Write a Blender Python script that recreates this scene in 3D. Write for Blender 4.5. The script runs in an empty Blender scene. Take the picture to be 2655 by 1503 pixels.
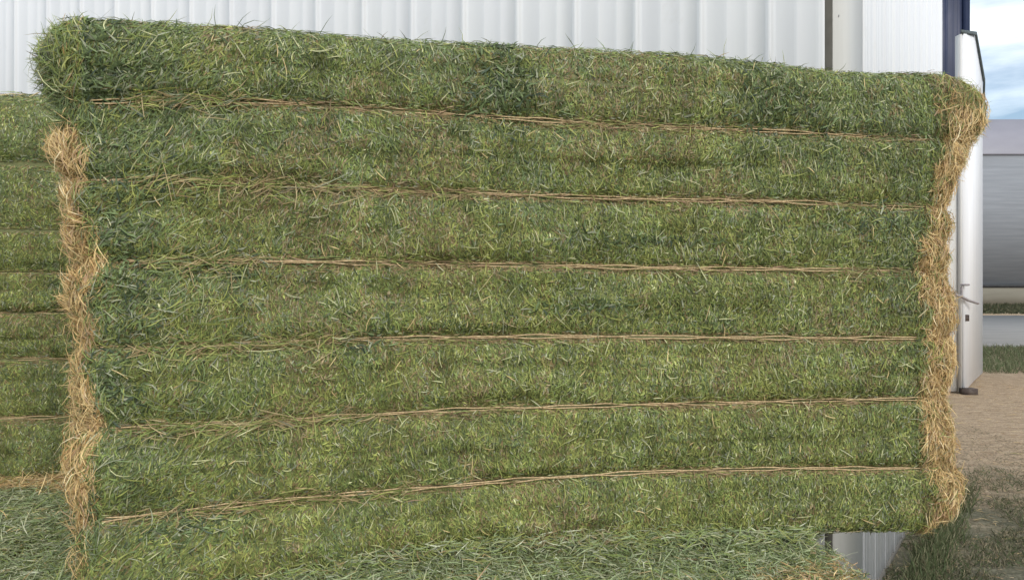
import bpy, math
import numpy as np
from math import radians as R

# ------------------------------------------------------------------ camera, sky, sun, exposure
scene = bpy.context.scene
COL = scene.collection
F = 2000.0; HX = 1327.5; HY = 725.0; CH = 1.58      # focal length and horizon in photo pixels, eye height

cam = bpy.data.cameras.new('camera')
cam.sensor_width = 36.0
cam.lens = 36.0 * F / 2655.0
cam.shift_y = -(751.5 - HY) / 2655.0
cam.clip_start = 0.05
cam.clip_end = 6000
co = bpy.data.objects.new('camera', cam)
COL.objects.link(co)
co.location = (0, 0, CH)
co.rotation_euler = (R(90), 0, 0)
scene.camera = co

SUN_EL = 36.0
SUN_AZ = 152.0            # compass-like: direction to the sun, 0 = +Y, clockwise
sdir = (math.sin(R(SUN_AZ)) * math.cos(R(SUN_EL)), math.cos(R(SUN_AZ)) * math.cos(R(SUN_EL)), math.sin(R(SUN_EL)))

world = bpy.data.worlds.new('World')
scene.world = world
world.use_nodes = True
nt = world.node_tree
for n in list(nt.nodes):
    nt.nodes.remove(n)
wo = nt.nodes.new('ShaderNodeOutputWorld')
bg = nt.nodes.new('ShaderNodeBackground')
sky = nt.nodes.new('ShaderNodeTexSky')
sky.sky_type = 'NISHITA'
sky.sun_disc = False
sky.sun_elevation = R(SUN_EL)
sky.sun_rotation = R(SUN_AZ)
sky.air_density = 1.0
sky.dust_density = 0.9
sky.ozone_density = 0.8
tc = nt.nodes.new('ShaderNodeTexCoord')
mp = nt.nodes.new('ShaderNodeMapping')
mp.inputs['Scale'].default_value = (1.2, 1.2, 5.5)
mp.inputs['Rotation'].default_value = (0, 0.08, 0)
cn = nt.nodes.new('ShaderNodeTexNoise')
cn.inputs['Scale'].default_value = 1.9
cn.inputs['Detail'].default_value = 7
cn.inputs['Roughness'].default_value = 0.55
cr = nt.nodes.new('ShaderNodeMapRange')
cr.inputs['From Min'].default_value = 0.37
cr.inputs['From Max'].default_value = 0.68
mx = nt.nodes.new('ShaderNodeMix')
mx.data_type = 'RGBA'
mx.inputs['B'].default_value = (12.0, 12.7, 13.0, 1)     # thin high cloud, same units as the sky texture
nt.links.new(tc.outputs['Generated'], mp.inputs['Vector'])
nt.links.new(mp.outputs['Vector'], cn.inputs['Vector'])
nt.links.new(cn.outputs['Fac'], cr.inputs['Value'])
nt.links.new(cr.outputs['Result'], mx.inputs['Factor'])
nt.links.new(sky.outputs['Color'], mx.inputs['A'])
nt.links.new(mx.outputs['Result'], bg.inputs['Color'])
bg.inputs['Strength'].default_value = 0.125
nt.links.new(bg.outputs['Background'], wo.inputs['Surface'])

sl = bpy.data.lights.new('sun', 'SUN')
sl.energy = 1.45
sl.angle = R(14)
sl.color = (1.0, 0.95, 0.87)
so = bpy.data.objects.new('sun', sl)
COL.objects.link(so)
from mathutils import Vector
so.rotation_euler = Vector(sdir).to_track_quat('Z', 'Y').to_euler()
so.location = (0, -5, 12)

vs = scene.view_settings
vs.view_transform = 'Standard'
vs.look = 'None'
vs.gamma = 1.0
vs.exposure = 0.25

rng = np.random.default_rng(7)


# ------------------------------------------------------------------ helpers
def px(x, y, Y):
    return np.array([(x - HX) * Y / F, Y, CH - (y - HY) * Y / F])


def lin(c):
    return tuple(((v / 255.0) / 12.92 if v / 255.0 <= 0.04045 else ((v / 255.0 + 0.055) / 1.055) ** 2.4) for v in c)


def node_mat(name, build, rough=0.7, spec=0.3):
    m = bpy.data.materials.new(name)
    m.use_nodes = True
    t = m.node_tree
    b = t.nodes['Principled BSDF']
    b.inputs['Roughness'].default_value = rough
    b.inputs['Specular IOR Level'].default_value = spec
    build(t, b)
    return m


def noise(t, scale, detail=4, coord='Object', stretch=(1, 1, 1), rough=0.55):
    c = t.nodes.new('ShaderNodeTexCoord')
    mpn = t.nodes.new('ShaderNodeMapping')
    mpn.inputs['Scale'].default_value = stretch
    n = t.nodes.new('ShaderNodeTexNoise')
    n.inputs['Scale'].default_value = scale
    n.inputs['Detail'].default_value = detail
    n.inputs['Roughness'].default_value = rough
    t.links.new(c.outputs[coord], mpn.inputs['Vector'])
    t.links.new(mpn.outputs['Vector'], n.inputs['Vector'])
    return n.outputs['Fac']


def ramp(t, fac, stops):
    r = t.nodes.new('ShaderNodeValToRGB')
    e = r.color_ramp.elements
    while len(e) > 1:
        e.remove(e[-1])
    e[0].position = stops[0][0]
    e[0].color = (*stops[0][1], 1)
    for p, c in stops[1:]:
        q = e.new(p)
        q.color = (*c, 1)
    t.links.new(fac, r.inputs['Fac'])
    return r.outputs['Color']


def mixc(t, fac, a, b, mode='MIX'):
    m = t.nodes.new('ShaderNodeMix')
    m.data_type = 'RGBA'
    m.blend_type = mode
    for sock, v in (('Factor', fac), ('A', a), ('B', b)):
        if isinstance(v, (int, float)):
            m.inputs[sock].default_value = v
        elif isinstance(v, tuple):
            m.inputs[sock].default_value = (*v, 1)
        else:
            t.links.new(v, m.inputs[sock])
    return m.outputs['Result']


def bump(t, b, h, strength=0.3, dist=0.01):
    n = t.nodes.new('ShaderNodeBump')
    n.inputs['Strength'].default_value = strength
    n.inputs['Distance'].default_value = dist
    t.links.new(h, n.inputs['Height'])
    t.links.new(n.outputs['Normal'], b.inputs['Normal'])


def m_tint(t, b):
    """colour of each blade comes from its own attribute, broken up by fine noise"""
    a = t.nodes.new('ShaderNodeAttribute')
    a.attribute_name = 'tint'
    v = ramp(t, noise(t, 90, 3), [(0.25, (0.72, 0.72, 0.70)), (0.75, (1.22, 1.2, 1.15))])
    c = mixc(t, 1.0, a.outputs['Color'], v, 'MULTIPLY')
    t.links.new(c, b.inputs['Base Color'])
    tr = t.nodes.new('ShaderNodeBsdfTranslucent')
    t.links.new(c, tr.inputs['Color'])
    ms = t.nodes.new('ShaderNodeMixShader')
    ms.inputs[0].default_value = 0.16
    out = t.nodes['Material Output']
    t.links.new(b.outputs[0], ms.inputs[1])
    t.links.new(tr.outputs[0], ms.inputs[2])
    t.links.new(ms.outputs[0], out.inputs['Surface'])


M_HAY = node_mat('dry_hay', m_tint, 0.6, 0.25)


def mesh_np(name, V, Fq, mat, parent=None, tint=None, smooth=False, loc=(0, 0, 0)):
    """V (n,3), Fq (m,4) quads -> one mesh object"""
    me = bpy.data.meshes.new(name)
    V = np.asarray(V, dtype=np.float32)
    Fq = np.asarray(Fq, dtype=np.int32)
    m = len(Fq)
    me.vertices.add(len(V))
    me.vertices.foreach_set('co', V.ravel())
    me.loops.add(m * 4)
    me.loops.foreach_set('vertex_index', Fq.ravel())
    me.polygons.add(m)
    me.polygons.foreach_set('loop_start', np.arange(0, m * 4, 4, dtype=np.int32))
    if tint is not None:
        at = me.attributes.new('tint', 'FLOAT_COLOR', 'POINT')
        c4 = np.ones((len(V), 4), dtype=np.float32)
        c4[:, :3] = tint
        at.data.foreach_set('color', c4.ravel())
    me.update(calc_edges=True)
    me.validate()
    if smooth:
        me.polygons.foreach_set('use_smooth', np.ones(len(me.polygons), dtype=bool))
    me.materials.append(mat)
    o = bpy.data.objects.new(name, me)
    COL.objects.link(o)
    o.location = loc
    if parent is not None:
        o.parent = parent
    return o


def tag(o, label=None, cat=None, group=None, kind=None):
    if label:
        o['label'] = label
    if cat:
        o['category'] = cat
    if group:
        o['group'] = group
    if kind:
        o['kind'] = kind
    return o


def empty(name, loc, rz=0.0):
    e = bpy.data.objects.new(name, None)
    e.empty_display_size = 0.1
    COL.objects.link(e)
    e.location = loc
    e.rotation_euler = (0, 0, rz)
    return e


def hash3(ix, iy, iz, seed):
    h = (ix.astype(np.int64) * 374761393 + iy.astype(np.int64) * 668265263 + iz.astype(np.int64) * 2147483647 + seed * 1274126177) & 0xFFFFFFFF
    h = ((h ^ (h >> 13)) * 1274126177) & 0xFFFFFFFF
    h = ((h ^ (h >> 16)) * 2246822519) & 0xFFFFFFFF
    return ((h ^ (h >> 15)) & 0xFFFFFF) / float(0xFFFFFF)


def vnoise(P, freq, seed=0):
    """value noise in [-1,1]"""
    q = np.asarray(P) * freq + 100.37
    i = np.floor(q).astype(np.int64)
    f = q - i
    f = f * f * (3 - 2 * f)
    r = 0
    for dx in (0, 1):
        for dy in (0, 1):
            for dz in (0, 1):
                w = (f[:, 0] if dx else 1 - f[:, 0]) * (f[:, 1] if dy else 1 - f[:, 1]) * (f[:, 2] if dz else 1 - f[:, 2])
                r = r + w * hash3(i[:, 0] + dx, i[:, 1] + dy, i[:, 2] + dz, seed)
    return r * 2 - 1


def fbm(P, freq, seed=0, octv=3):
    r = 0
    a = 1.0
    s = 0
    for k in range(octv):
        r = r + a * vnoise(P, freq * 2 ** k, seed + k * 17)
        s += a
        a *= 0.55
    return r / s


def unit(v):
    return v / np.maximum(np.linalg.norm(v, axis=1, keepdims=True), 1e-9)


class Soup:
    """collects many quads with a tint for one mesh"""
    def __init__(self):
        self.V = []; self.F = []; self.C = []; self.n = 0

    def add(self, V, Fq, C):
        self.V.append(V); self.F.append(Fq + self.n); self.C.append(C); self.n += len(V)

    def blades(self, P, T, N, L, W, lift=None, arch=None, bend=None, twist=0.5, col=None, seg=3, sink=0.003):
        n = len(P)
        if n == 0:
            return
        L = np.broadcast_to(L, (n,)).astype(float); W = np.broadcast_to(W, (n,)).astype(float)
        lift = np.zeros(n) if lift is None else lift
        arch = np.zeros(n) if arch is None else arch
        bend = np.zeros(n) if bend is None else bend
        T = unit(T - N * np.sum(T * N, 1, keepdims=True))
        S = np.cross(N, T)
        tw = (rng.random(n) - 0.5) * 2 * twist
        S2 = S * np.cos(tw)[:, None] + N * np.sin(tw)[:, None]
        us = np.linspace(0, 1, seg + 1)
        taper = np.interp(us, [0, .25, .7, 1], [.65, 1.0, .8, .12])
        rows = []
        for u, tp in zip(us, taper):
            c = P + T * (L * (u - 0.5))[:, None] + N * (-sink + lift * L * u + arch * L * 4 * u * (1 - u))[:, None] + S * (bend * L * (4 * u * (1 - u)))[:, None]
            rows.append(c - S2 * (W * tp / 2)[:, None])
            rows.append(c + S2 * (W * tp / 2)[:, None])
        k = len(rows)
        V = np.stack(rows, 1).reshape(-1, 3)
        base = (np.arange(n) * k)[:, None]
        fs = []
        for s in range(seg):
            fs.append(base + np.array([2 * s, 2 * s + 1, 2 * s + 3, 2 * s + 2]))
        Fq = np.stack(fs, 1).reshape(-1, 4)
        self.add(V, Fq, np.repeat(col, k, axis=0))

    def build(self, name, parent=None, mat=None, loc=(0, 0, 0)):
        V = np.concatenate(self.V); Fq = np.concatenate(self.F); C = np.concatenate(self.C)
        return mesh_np(name, V, Fq, mat or M_HAY, parent, C, loc=loc)


def pick(pal, w, n):
    w = np.array(w, float)
    i = rng.choice(len(pal), n, p=w / w.sum())
    return np.array(pal)[i]


G_MID = (.245, .310, .098); G_BLUE = (.215, .285, .130); G_OLV = (.315, .335, .112); G_YEL = (.405, .435, .130)
G_PALE = (.60, .60, .34); G_DARK = (.100, .135, .058); G_BRN = (.33, .24, .12); G_GREY = (.36, .38, .27)
S_MID = (.66, .475, .225); S_LT = (.78, .595, .31); S_DK = (.40, .25, .105); S_PALE = (.84, .72, .47); S_PINK = (.56, .38, .235)


def hay_colour(P, n, yel=0.0, blue=0.0):
    """per-blade colour by clumps: olive / yellow-green / blue-green patches"""
    a = .8 * fbm(P, 5.0, 3) + .9 * fbm(P, 14.0, 5, 2) + yel
    b = .8 * fbm(P, 6.0, 11) + .8 * fbm(P, 17.0, 13, 2) + blue
    g = fbm(P, 3.2, 61) + .6 * fbm(P, 20, 62, 2)
    r = rng.random(n)
    base = pick([G_MID, G_OLV, G_GREY, G_DARK], [5, 3, 1.2, .8], n)
    ye = pick([G_YEL, G_OLV, G_MID, G_BRN], [4, 4, 2, .7], n)
    bl = pick([G_BLUE, G_GREY, G_DARK, G_MID], [5, 2.0, 1.0, 2], n)
    py = np.clip(0.28 + .9 * a, 0, .9)
    pb = np.clip(0.16 + 0.8 * b, 0, .8)
    c = np.where((r < py)[:, None], ye, base)
    c = np.where((rng.random(n) < pb)[:, None], bl, c)
    r2 = rng.random(n)
    c = np.where((r2 < .045)[:, None], pick([G_PALE], [1], n), c)
    c = np.where(((r2 > .955) & (a > -.1))[:, None], pick([G_BRN], [1], n), c)
    c = np.where(((g > .22) & (rng.random(n) < .42))[:, None], pick([G_BRN, (.40, .32, .19), G_OLV], [2, 3, 2], n), c)
    return .90 * c * (0.64 + 0.72 * rng.random((n, 1))) * (1 + .22 * fbm(P, 26.0, 71, 2))[:, None]


def straw_colour(P, n):
    a = fbm(P, 6.0, 21)
    c = pick([S_MID, S_LT, S_DK, S_PALE, S_PINK], [5, 3.2, 1.5, .7, 1.5], n)
    d = pick([S_DK, S_MID, S_PINK, G_OLV], [3, 3, 2, 1], n)
    c = np.where((rng.random(n) < np.clip(.2 + .9 * a, 0, .8))[:, None], d, c)
    return c * (0.82 + 0.36 * rng.random((n, 1)))


# ------------------------------------------------------------------ bale surface
class Bale:
    def __init__(s, L, D, zrow, gl, ol, gr, orr, bulge=.026, nrow=7, seed=1, rnd=.05, cd=.12, rough=1.0):
        s.L, s.D, s.nrow, s.seed, s.cd = L, D, nrow, seed, cd
        s.zrow = zrow            # function (k float array index, a) -> z  (k = 0..nrow from bottom)
        s.gl, s.ol, s.gr, s.orr = gl, ol, gr, orr
        s.bulge, s.rnd, s.rough = bulge, rnd, rough
        s.rtop = .055 if nrow > 1 else .014

    def raw(s, t, v):
        """t in [0,4): front, right end, back, left end; v in [0,1]. -> a, d, outward (ox, od)"""
        t = np.mod(t, 4.0)
        gl, ol, gr, orr = s.gl(v), s.ol(v), s.gr(v), s.orr(v)
        L, D, cd = s.L, s.D, s.cd
        a = np.zeros_like(t); d = np.zeros_like(t); ox = np.zeros_like(t); od = -np.ones_like(t)
        m = t < 1
        a = np.where(m, gl + (L - gl - gr) * t, a)
        for side in (1, 3):
            m = (t >= side) & (t < side + 1)
            tau = t - side
            if side == 3:
                tau = 1 - tau
            g, o = (gr, orr) if side == 1 else (gl, ol)
            ph = np.clip(tau / .3, 0, 1) * np.pi / 2
            ph2 = np.clip((tau - .7) / .3, 0, 1) * np.pi / 2
            mid = np.clip((tau - .3) / .4, 0, 1)
            out = np.where(tau < .3, -g + (g + o) * np.sin(ph), np.where(tau > .7, -g + (g + o) * np.cos(ph2), o))
            dd = np.where(tau < .3, cd * (1 - np.cos(ph)), np.where(tau > .7, D - cd * (1 - np.sin(ph2)), cd + (D - 2 * cd) * mid))
            x = np.where(tau < .3, np.sin(ph), np.where(tau > .7, np.cos(ph2), 1.0))
            y = np.where(tau < .3, -np.cos(ph), np.where(tau > .7, np.sin(ph2), 0.0))
            if side == 1:
                a = np.where(m, L + out, a); ox = np.where(m, x, ox)
            else:
                a = np.where(m, -out, a); ox = np.where(m, -x, ox)
            d = np.where(m, dd, d); od = np.where(m, y, od)
        m = (t >= 2) & (t < 3)
        a = np.where(m, (L - gr) + (gl - (L - gr)) * (t - 2), a)
        d = np.where(m, D, d); od = np.where(m, 1.0, od)
        return a, d, ox, od

    def side(s, t, v, disp=True):
        a, d, ox, od = s.raw(t, v)
        z = s.zrow(v * s.nrow, np.clip(a, 0, s.L))
        off = np.zeros_like(a)
        if s.nrow > 1:
            f = np.mod(v * s.nrow, 1.0)
            off = s.bulge * (1 - np.abs(2 * f - 1) ** 4.2) * (1 + .35 * vnoise(np.stack([a, a * 0, np.round(v * s.nrow)], 1), 3.3, s.seed + 8)) - .006 + .006 * vnoise(np.stack([a, a * 0, v * 9], 1), 5.0, s.seed + 3)
        rv = s.rnd
        for q, am in ((np.clip((v - (1 - rv)) / rv, 0, 1), s.rtop), (np.clip((rv - v) / rv, 0, 1), .018)):
            off = off - am * (1 - np.sqrt(np.maximum(1 - q * q, 0)))
        P = np.stack([a, d, z], 1)
        if disp:
            off = off + s.rough * (.016 * fbm(P, 4.0, s.seed) + .009 * fbm(P, 16.0, s.seed + 5, 2))
        P[:, 0] += ox * off
        P[:, 1] += od * off
        return P

    def cap(s, t, w, top=True):
        v = np.full_like(t, 1.0 if top else 0.0)
        E = s.side(t, v)
        C = E.copy()
        C[:, 0] = np.clip(E[:, 0], .45, s.L - .45)
        C[:, 1] = s.D / 2
        P = E + (C - E) * w[:, None]
        sg = 1 if top else -1
        P[:, 2] += sg * (.02 * np.sin(np.clip(w * 3, 0, 1) * np.pi / 2) + s.rough * .012 * fbm(P, 5.0, s.seed + 9) * np.clip(w * 8, 0, 1))
        return P

    def frame(s, fn, t, v):
        P = fn(t, v)
        e = .004
        Pu = fn(t + e, v) - P
        vv = np.where(v > .5, v - .01, v + .01)
        Pv = (fn(t, vv) - P) * np.where(v > .5, -1, 1)[:, None]
        U = unit(Pu); N = unit(np.cross(Pu, Pv))
        return P, U, N

    def mesh(s, soup, ns=(200, 46, 60, 46), nv=98, tint=(.16, .17, .075)):
        ts = np.concatenate([np.arange(n) / n + k for k, n in enumerate(ns)])
        nt_ = len(ts)
        vs_ = np.linspace(0, 1, nv)
        T, Vv = np.meshgrid(ts, vs_)
        P = [s.side(T.ravel(), Vv.ravel())]
        ws = np.linspace(0, 1, 14)[1:]
        T2, W2 = np.meshgrid(ts, ws)
        P.append(s.cap(T2.ravel(), W2.ravel(), True))
        P.append(s.cap(T2.ravel(), W2.ravel(), False))
        P = np.concatenate(P)
        i = np.arange(nt_); j = (i + 1) % nt_
        Q = []
        for r in range(nv - 1):
            Q.append(np.stack([r * nt_ + i, r * nt_ + j, (r + 1) * nt_ + j, (r + 1) * nt_ + i], 1))
        b1 = nv * nt_
        rows = [(nv - 1) * nt_] + [b1 + k * nt_ for k in range(13)]
        for r0, r1 in zip(rows[:-1], rows[1:]):
            Q.append(np.stack([r0 + i, r0 + j, r1 + j, r1 + i], 1))
        b2 = b1 + 13 * nt_
        rows = [0] + [b2 + k * nt_ for k in range(13)]
        for r0, r1 in zip(rows[:-1], rows[1:]):
            Q.append(np.stack([r1 + i, r1 + j, r0 + j, r0 + i], 1))
        k = .7 + .5 * (fbm(P, 30, 4)[:, None] + 1)
        soup.add(P, np.concatenate(Q), np.array(tint)[None, :] * k)


def frame_dirs(U, N, th):
    """direction at angle th from the U axis inside the surface"""
    Vt = np.cross(N, U)
    return U * np.cos(th)[:, None] + Vt * np.sin(th)[:, None]


def cover_front(b, soup, n, t0=0.0, t1=1.0, size=1.0, yelf=None, bluef=None, leftmess=True):
    t = t0 + (t1 - t0) * rng.random(n); v = rng.random(n)
    kind = rng.random(n)
    L = np.where(kind < .80, rng.uniform(.005, .015, n), np.where(kind < .992, rng.uniform(.012, .029, n), rng.uniform(.03, .06, n))) * size
    W = np.where(kind < .5, rng.uniform(.0024, .0044, n), rng.uniform(.0013, .0025, n)) * size
    th = np.where(rng.random(n) < .62, np.pi / 2 + rng.normal(0, .45, n), rng.uniform(0, np.pi, n))
    P0 = b.side(t, v, False)
    flow = fbm(P0, 6.0, 31) * 1.5
    th = th + flow * .5
    if leftmess:
        m = (t < .13) & (rng.random(n) < .45)
        th = np.where(m, rng.normal(.95, .45, n) + flow * .4, th)
        L = np.where(m, L * 1.25, L)
    rowh = (b.zrow(np.full(n, b.nrow), P0[:, 0]) - b.zrow(np.zeros(n), P0[:, 0])) / b.nrow
    if b.nrow > 1:
        half = np.abs(np.sin(th)) * L / 2 / rowh
        # flatten long blades lying next to a string
        f = np.mod(v * b.nrow, 1.0); k = np.floor(v * b.nrow)
        near = (np.minimum(f, 1 - f) < .12) & (rng.random(n) < .55)
        th = np.where(near, rng.normal(0, .22, n), th)
        half = np.where(near, np.abs(np.sin(th)) * L / 2 / rowh, half)
        half = np.minimum(half, .45)
        cross = rng.random(n) < np.interp(t, [0, .12, .25, .9, 1], [.5, .35, .13, .10, .35])
        f2 = np.clip(f, half + .03, 1 - half - .03)
        edge = ((k == 0) & (f < .5)) | ((k == b.nrow - 1) & (f > .5))
        v = np.where(cross | edge, v, (k + f2) / b.nrow)
    P, U, N = b.frame(b.side, t, np.clip(v, .001, .999))
    T = frame_dirs(U, N, th)
    lift = np.where(rng.random(n) < .10, rng.uniform(.05, .30, n), rng.uniform(-.02, .08, n))
    flip = np.where(rng.random(n) < .5, -1, 1)[:, None]
    yel = np.zeros(n) if yelf is None else yelf(t, v)
    blue = np.zeros(n) if bluef is None else bluef(t, v)
    col = hay_colour(P, n, yel, blue)
    if b.nrow > 1:   # brown stained hay pressed under the strings
        fd = np.mod(v * b.nrow + .5, 1.0) - .5
        br = (np.abs(fd + .02) < .085) & (rng.random(n) < .55 * np.clip(.75 + fbm(P, 4, 77), 0, 1)) & (v > .06) & (v < .94)
        col = np.where(br[:, None], pick([G_BRN, (.26, .20, .10), (.44, .34, .19)], [3, 2, 1.5], n), col)
    fl = vnoise(P * [1, 1, .10], 55.0, 91) * .5 + vnoise(P * [1, 1, .07], 22.0, 92) * .5      # flakes: faint upright bands
    col = col * (1 + .30 * fl)[:, None]
    soup.blades(P + N * (rng.random(n) * .007)[:, None], T * flip, N, L, W, lift, rng.uniform(0, .05, n), rng.normal(0, .03, n), .9, col, 2)


def cover_cap(b, soup, n, size=1.0, blue=.2, straw=None, wmax=1.0, lmax=.09, stick=.04, tr=(0, 4), colf=None):
    t = rng.uniform(tr[0], tr[1], n)
    w = 1 - np.sqrt(1 - rng.random(n) * (1 - (1 - wmax) ** 2))
    w = np.clip(w, 0.0, .98)
    P, U, N = b.frame(lambda a, c: b.cap(a, np.clip(c, 0, .99)), t, w)
    N = np.where((N[:, 2] < 0)[:, None], -N, N)
    th = rng.uniform(0, np.pi * 2, n)
    T = frame_dirs(U, N, th)
    L = rng.uniform(.02, lmax, n) * size
    lift = np.where(rng.random(n) < stick, rng.uniform(.3, 1.0, n), rng.uniform(-.02, .16, n))
    W = rng.uniform(.0016, .0036, n) * size
    col = hay_colour(P, n, -.05, blue) if colf is None else colf(P, n)
    if straw is not None:
        m = rng.random(n) < straw(P)
        col = np.where(m[:, None], straw_colour(P, n), col)
    soup.blades(P + N * (rng.random(n) * .01)[:, None], T, N, L, W, lift, rng.uniform(0, .08, n), rng.normal(0, .06, n), .8, col, 2)


def cover_end(b, soup, n, side, straw_prob, size=1.0, spread=1.0, corner_frac=.75):
    """blades over an end of the bale, most of them round the front corner"""
    u = rng.random(n)
    tau = np.where(u < corner_frac, rng.uniform(0.0, .36, n), rng.uniform(.3, 1.0, n))
    t = side + tau if side == 1 else 4 - tau
    v = rng.random(n)
    P, U, N = b.frame(b.side, t, np.clip(v, .001, .999))
    th = np.where(rng.random(n) < .6, np.pi / 2 + rng.normal(0, .45, n), rng.uniform(0, np.pi, n))
    th = th + fbm(P, 7, 51) * 1.0
    T = frame_dirs(U, N, th) * np.where(rng.random(n) < .5, -1, 1)[:, None]
    L = rng.uniform(.010, .045, n) * size
    W = rng.uniform(.0013, .0027, n) * size
    lift = np.where(rng.random(n) < .22, rng.uniform(.2, .7, n), rng.uniform(0, .18, n)) * spread
    p = straw_prob(tau, v, P)
    col = np.where((rng.random(n) < p)[:, None], straw_colour(P, n), hay_colour(P, n, -.1, .15))
    soup.blades(P + N * (rng.random(n) * .012)[:, None], T, N, L, W, lift, rng.uniform(0, .12, n), rng.normal(0, .1, n), .9, col, 3)


def m_twine(t, b):
    c = ramp(t, noise(t, 160, 3), [(.3, (.38, .26, .145)), (.55, (.60, .44, .25)), (.75, (.74, .58, .36))])
    t.links.new(c, b.inputs['Base Color'])


M_TWINE = node_mat('sisal_twine', m_twine, .8, .15)


def tube(P, r, sides=5, closed=False):
    P = np.asarray(P, float)
    n = len(P)
    if closed:
        d = np.roll(P, -1, 0) - np.roll(P, 1, 0)
    else:
        d = np.gradient(P, axis=0)
    d = unit(d)
    up = np.tile([[0.03, 0.05, 1.0]], (n, 1))
    par = np.abs(np.sum(d * up, 1)) > .95
    up[par] = [1, 0, 0]
    x = unit(np.cross(up, d)); y = np.cross(d, x)
    an = np.arange(sides) / sides * 2 * np.pi
    r = np.broadcast_to(r, (n,))
    V = P[:, None, :] + r[:, None, None] * (x[:, None, :] * np.cos(an)[None, :, None] + y[:, None, :] * np.sin(an)[None, :, None])
    V = V.reshape(-1, 3)
    Q = []
    for i in range(n if closed else n - 1):
        for k in range(sides):
            a = i * sides + k; c = i * sides + (k + 1) % sides
            j = (i + 1) % n
            Q.append([a, c, j * sides + (k + 1) % sides, j * sides + k])
    Q = np.array(Q)
    if not closed:
        V = np.concatenate([V, P[:1], P[-1:]])
        for k in range(0, sides):
            Q = np.concatenate([Q, [[n * sides, (k + 1) % sides, k, k]], [[n * sides + 1, (n - 1) * sides + k, (n - 1) * sides + (k + 1) % sides, (n - 1) * sides + (k + 1) % sides]]])
    return V, Q


def ring_tube(P, r, sides=5):
    return tube(P, r, sides, True)


def twine_round(b, v, parent, out=.0095, r=.0016):
    """two strands round the bale at height v"""
    ts = np.concatenate([np.arange(160) / 160, 1 + np.arange(40) / 40, 2 + np.arange(40) / 40, 3 + np.arange(40) / 40])
    P = b.side(ts, np.full_like(ts, v), False)
    a, d, ox, od = b.raw(ts, np.full_like(ts, v))
    P[:, 0] += ox * out; P[:, 1] += od * out
    w = .0016 * np.sin(ts * 41 + v * 60) + .0010 * np.sin(ts * 97 + v * 13)
    Vs, Qs, n = [], [], 0
    for sgn in (-1, 1):
        Q_ = P.copy()
        Q_[:, 2] += sgn * (.0024 + w) + .002 * fbm(P, 6, int(v * 100))
        if sgn > 0:
            Q_[:, 0] += ox * .001; Q_[:, 1] += od * .001
        V, Q = ring_tube(Q_, r)
        Vs.append(V); Qs.append(Q + n); n += len(V)
    return mesh_np('twine', np.concatenate(Vs), np.concatenate(Qs), M_TWINE, parent, smooth=True)


def const(c, amp=0.0, seed=0):
    def f(v):
        v = np.asarray(v, float)
        if amp == 0:
            return np.full_like(v, c)
        return c + amp * vnoise(np.stack([v * 0 + .3, v * 0 + .7, v], 1), 9.0, seed)
    return f


# ------------------------------------------------------------------ ground, road, verge
def m_ground(t, b):
    n1 = noise(t, .55, 5, 'Object', (.55, 1.5, 1))
    n2 = noise(t, 9, 8, 'Object', (.6, 1.6, 1), .68)
    n3 = noise(t, 60, 4, 'Object')
    dirt = ramp(t, n2, [(.25, (.25, .18, .115)), (.5, (.42, .315, .21)), (.78, (.58, .45, .31))])
    gr = ramp(t, n2, [(.25, (.10, .10, .065)), (.55, (.19, .18, .125)), (.8, (.33, .29, .215))])
    # dead turf in patches, thicker within about six metres of the stack
    g = t.nodes.new('ShaderNodeNewGeometry')
    sp = t.nodes.new('ShaderNodeSeparateXYZ')
    t.links.new(g.outputs['Position'], sp.inputs[0])
    mr = t.nodes.new('ShaderNodeMapRange')
    mr.inputs['From Min'].default_value = 7.2; mr.inputs['From Max'].default_value = 4.2
    t.links.new(sp.outputs['Y'], mr.inputs['Value'])
    ad = t.nodes.new('ShaderNodeMath'); ad.operation = 'MULTIPLY_ADD'
    n1b = t.nodes.new('ShaderNodeMath'); n1b.operation = 'ADD'
    t.links.new(noise(t, 2.6, 6, 'Object', (.7, 1, 1), .65), n1b.inputs[0]); t.links.new(n1, n1b.inputs[1])
    t.links.new(n1b.outputs[0], ad.inputs[0]); ad.inputs[1].default_value = 0.95
    t.links.new(mr.outputs['Result'], ad.inputs[2])
    mr2 = t.nodes.new('ShaderNodeMapRange')
    mr2.inputs['From Min'].default_value = 1.15; mr2.inputs['From Max'].default_value = 1.75
    t.links.new(ad.outputs[0], mr2.inputs['Value'])
    c = mixc(t, mr2.outputs['Result'], dirt, gr)
    c = mixc(t, .8, c, ramp(t, n3, [(.3, (.45, .45, .45)), (.7, (1.35, 1.35, 1.35))]), 'MULTIPLY')
    t.links.new(c, b.inputs['Base Color'])
    bump(t, b, n2, .8, .04)


M_GROUND = node_mat('bare_dirt', m_ground, .95, .1)
gx = np.concatenate([[-1200, -300, -60, -15], np.linspace(-6, 14, 81), [20, 40, 90, 300, 1200]])
gy = np.concatenate([[-200, -30, -8], np.linspace(-2, 20, 89), [26, 34, 60, 140, 400, 1500, 3000]])
GX, GY = np.meshgrid(gx, gy)
gp = np.stack([GX.ravel(), GY.ravel(), np.zeros(GX.size)], 1)
near = np.clip((22 - gp[:, 1]) / 5, 0, 1)


def ground_z(p):
    q = np.stack([p[:, 0], p[:, 1], p[:, 0] * 0], 1)
    nr = np.clip((16.5 - q[:, 1]) / 3, 0, 1) * np.clip((q[:, 1] + 1.9) * 2, 0, 1)
    return nr * (.035 * fbm(q, .9, 71) - .01)


gp[:, 2] = ground_z(gp)
nx_, ny_ = len(gx), len(gy)
ii, jj = np.meshgrid(np.arange(nx_ - 1), np.arange(ny_ - 1))
a0 = (jj * nx_ + ii).ravel()
ground = mesh_np('ground', gp, np.stack([a0, a0 + 1, a0 + nx_ + 1, a0 + nx_], 1), M_GROUND, smooth=True)
tag(ground, kind='structure')


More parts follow.
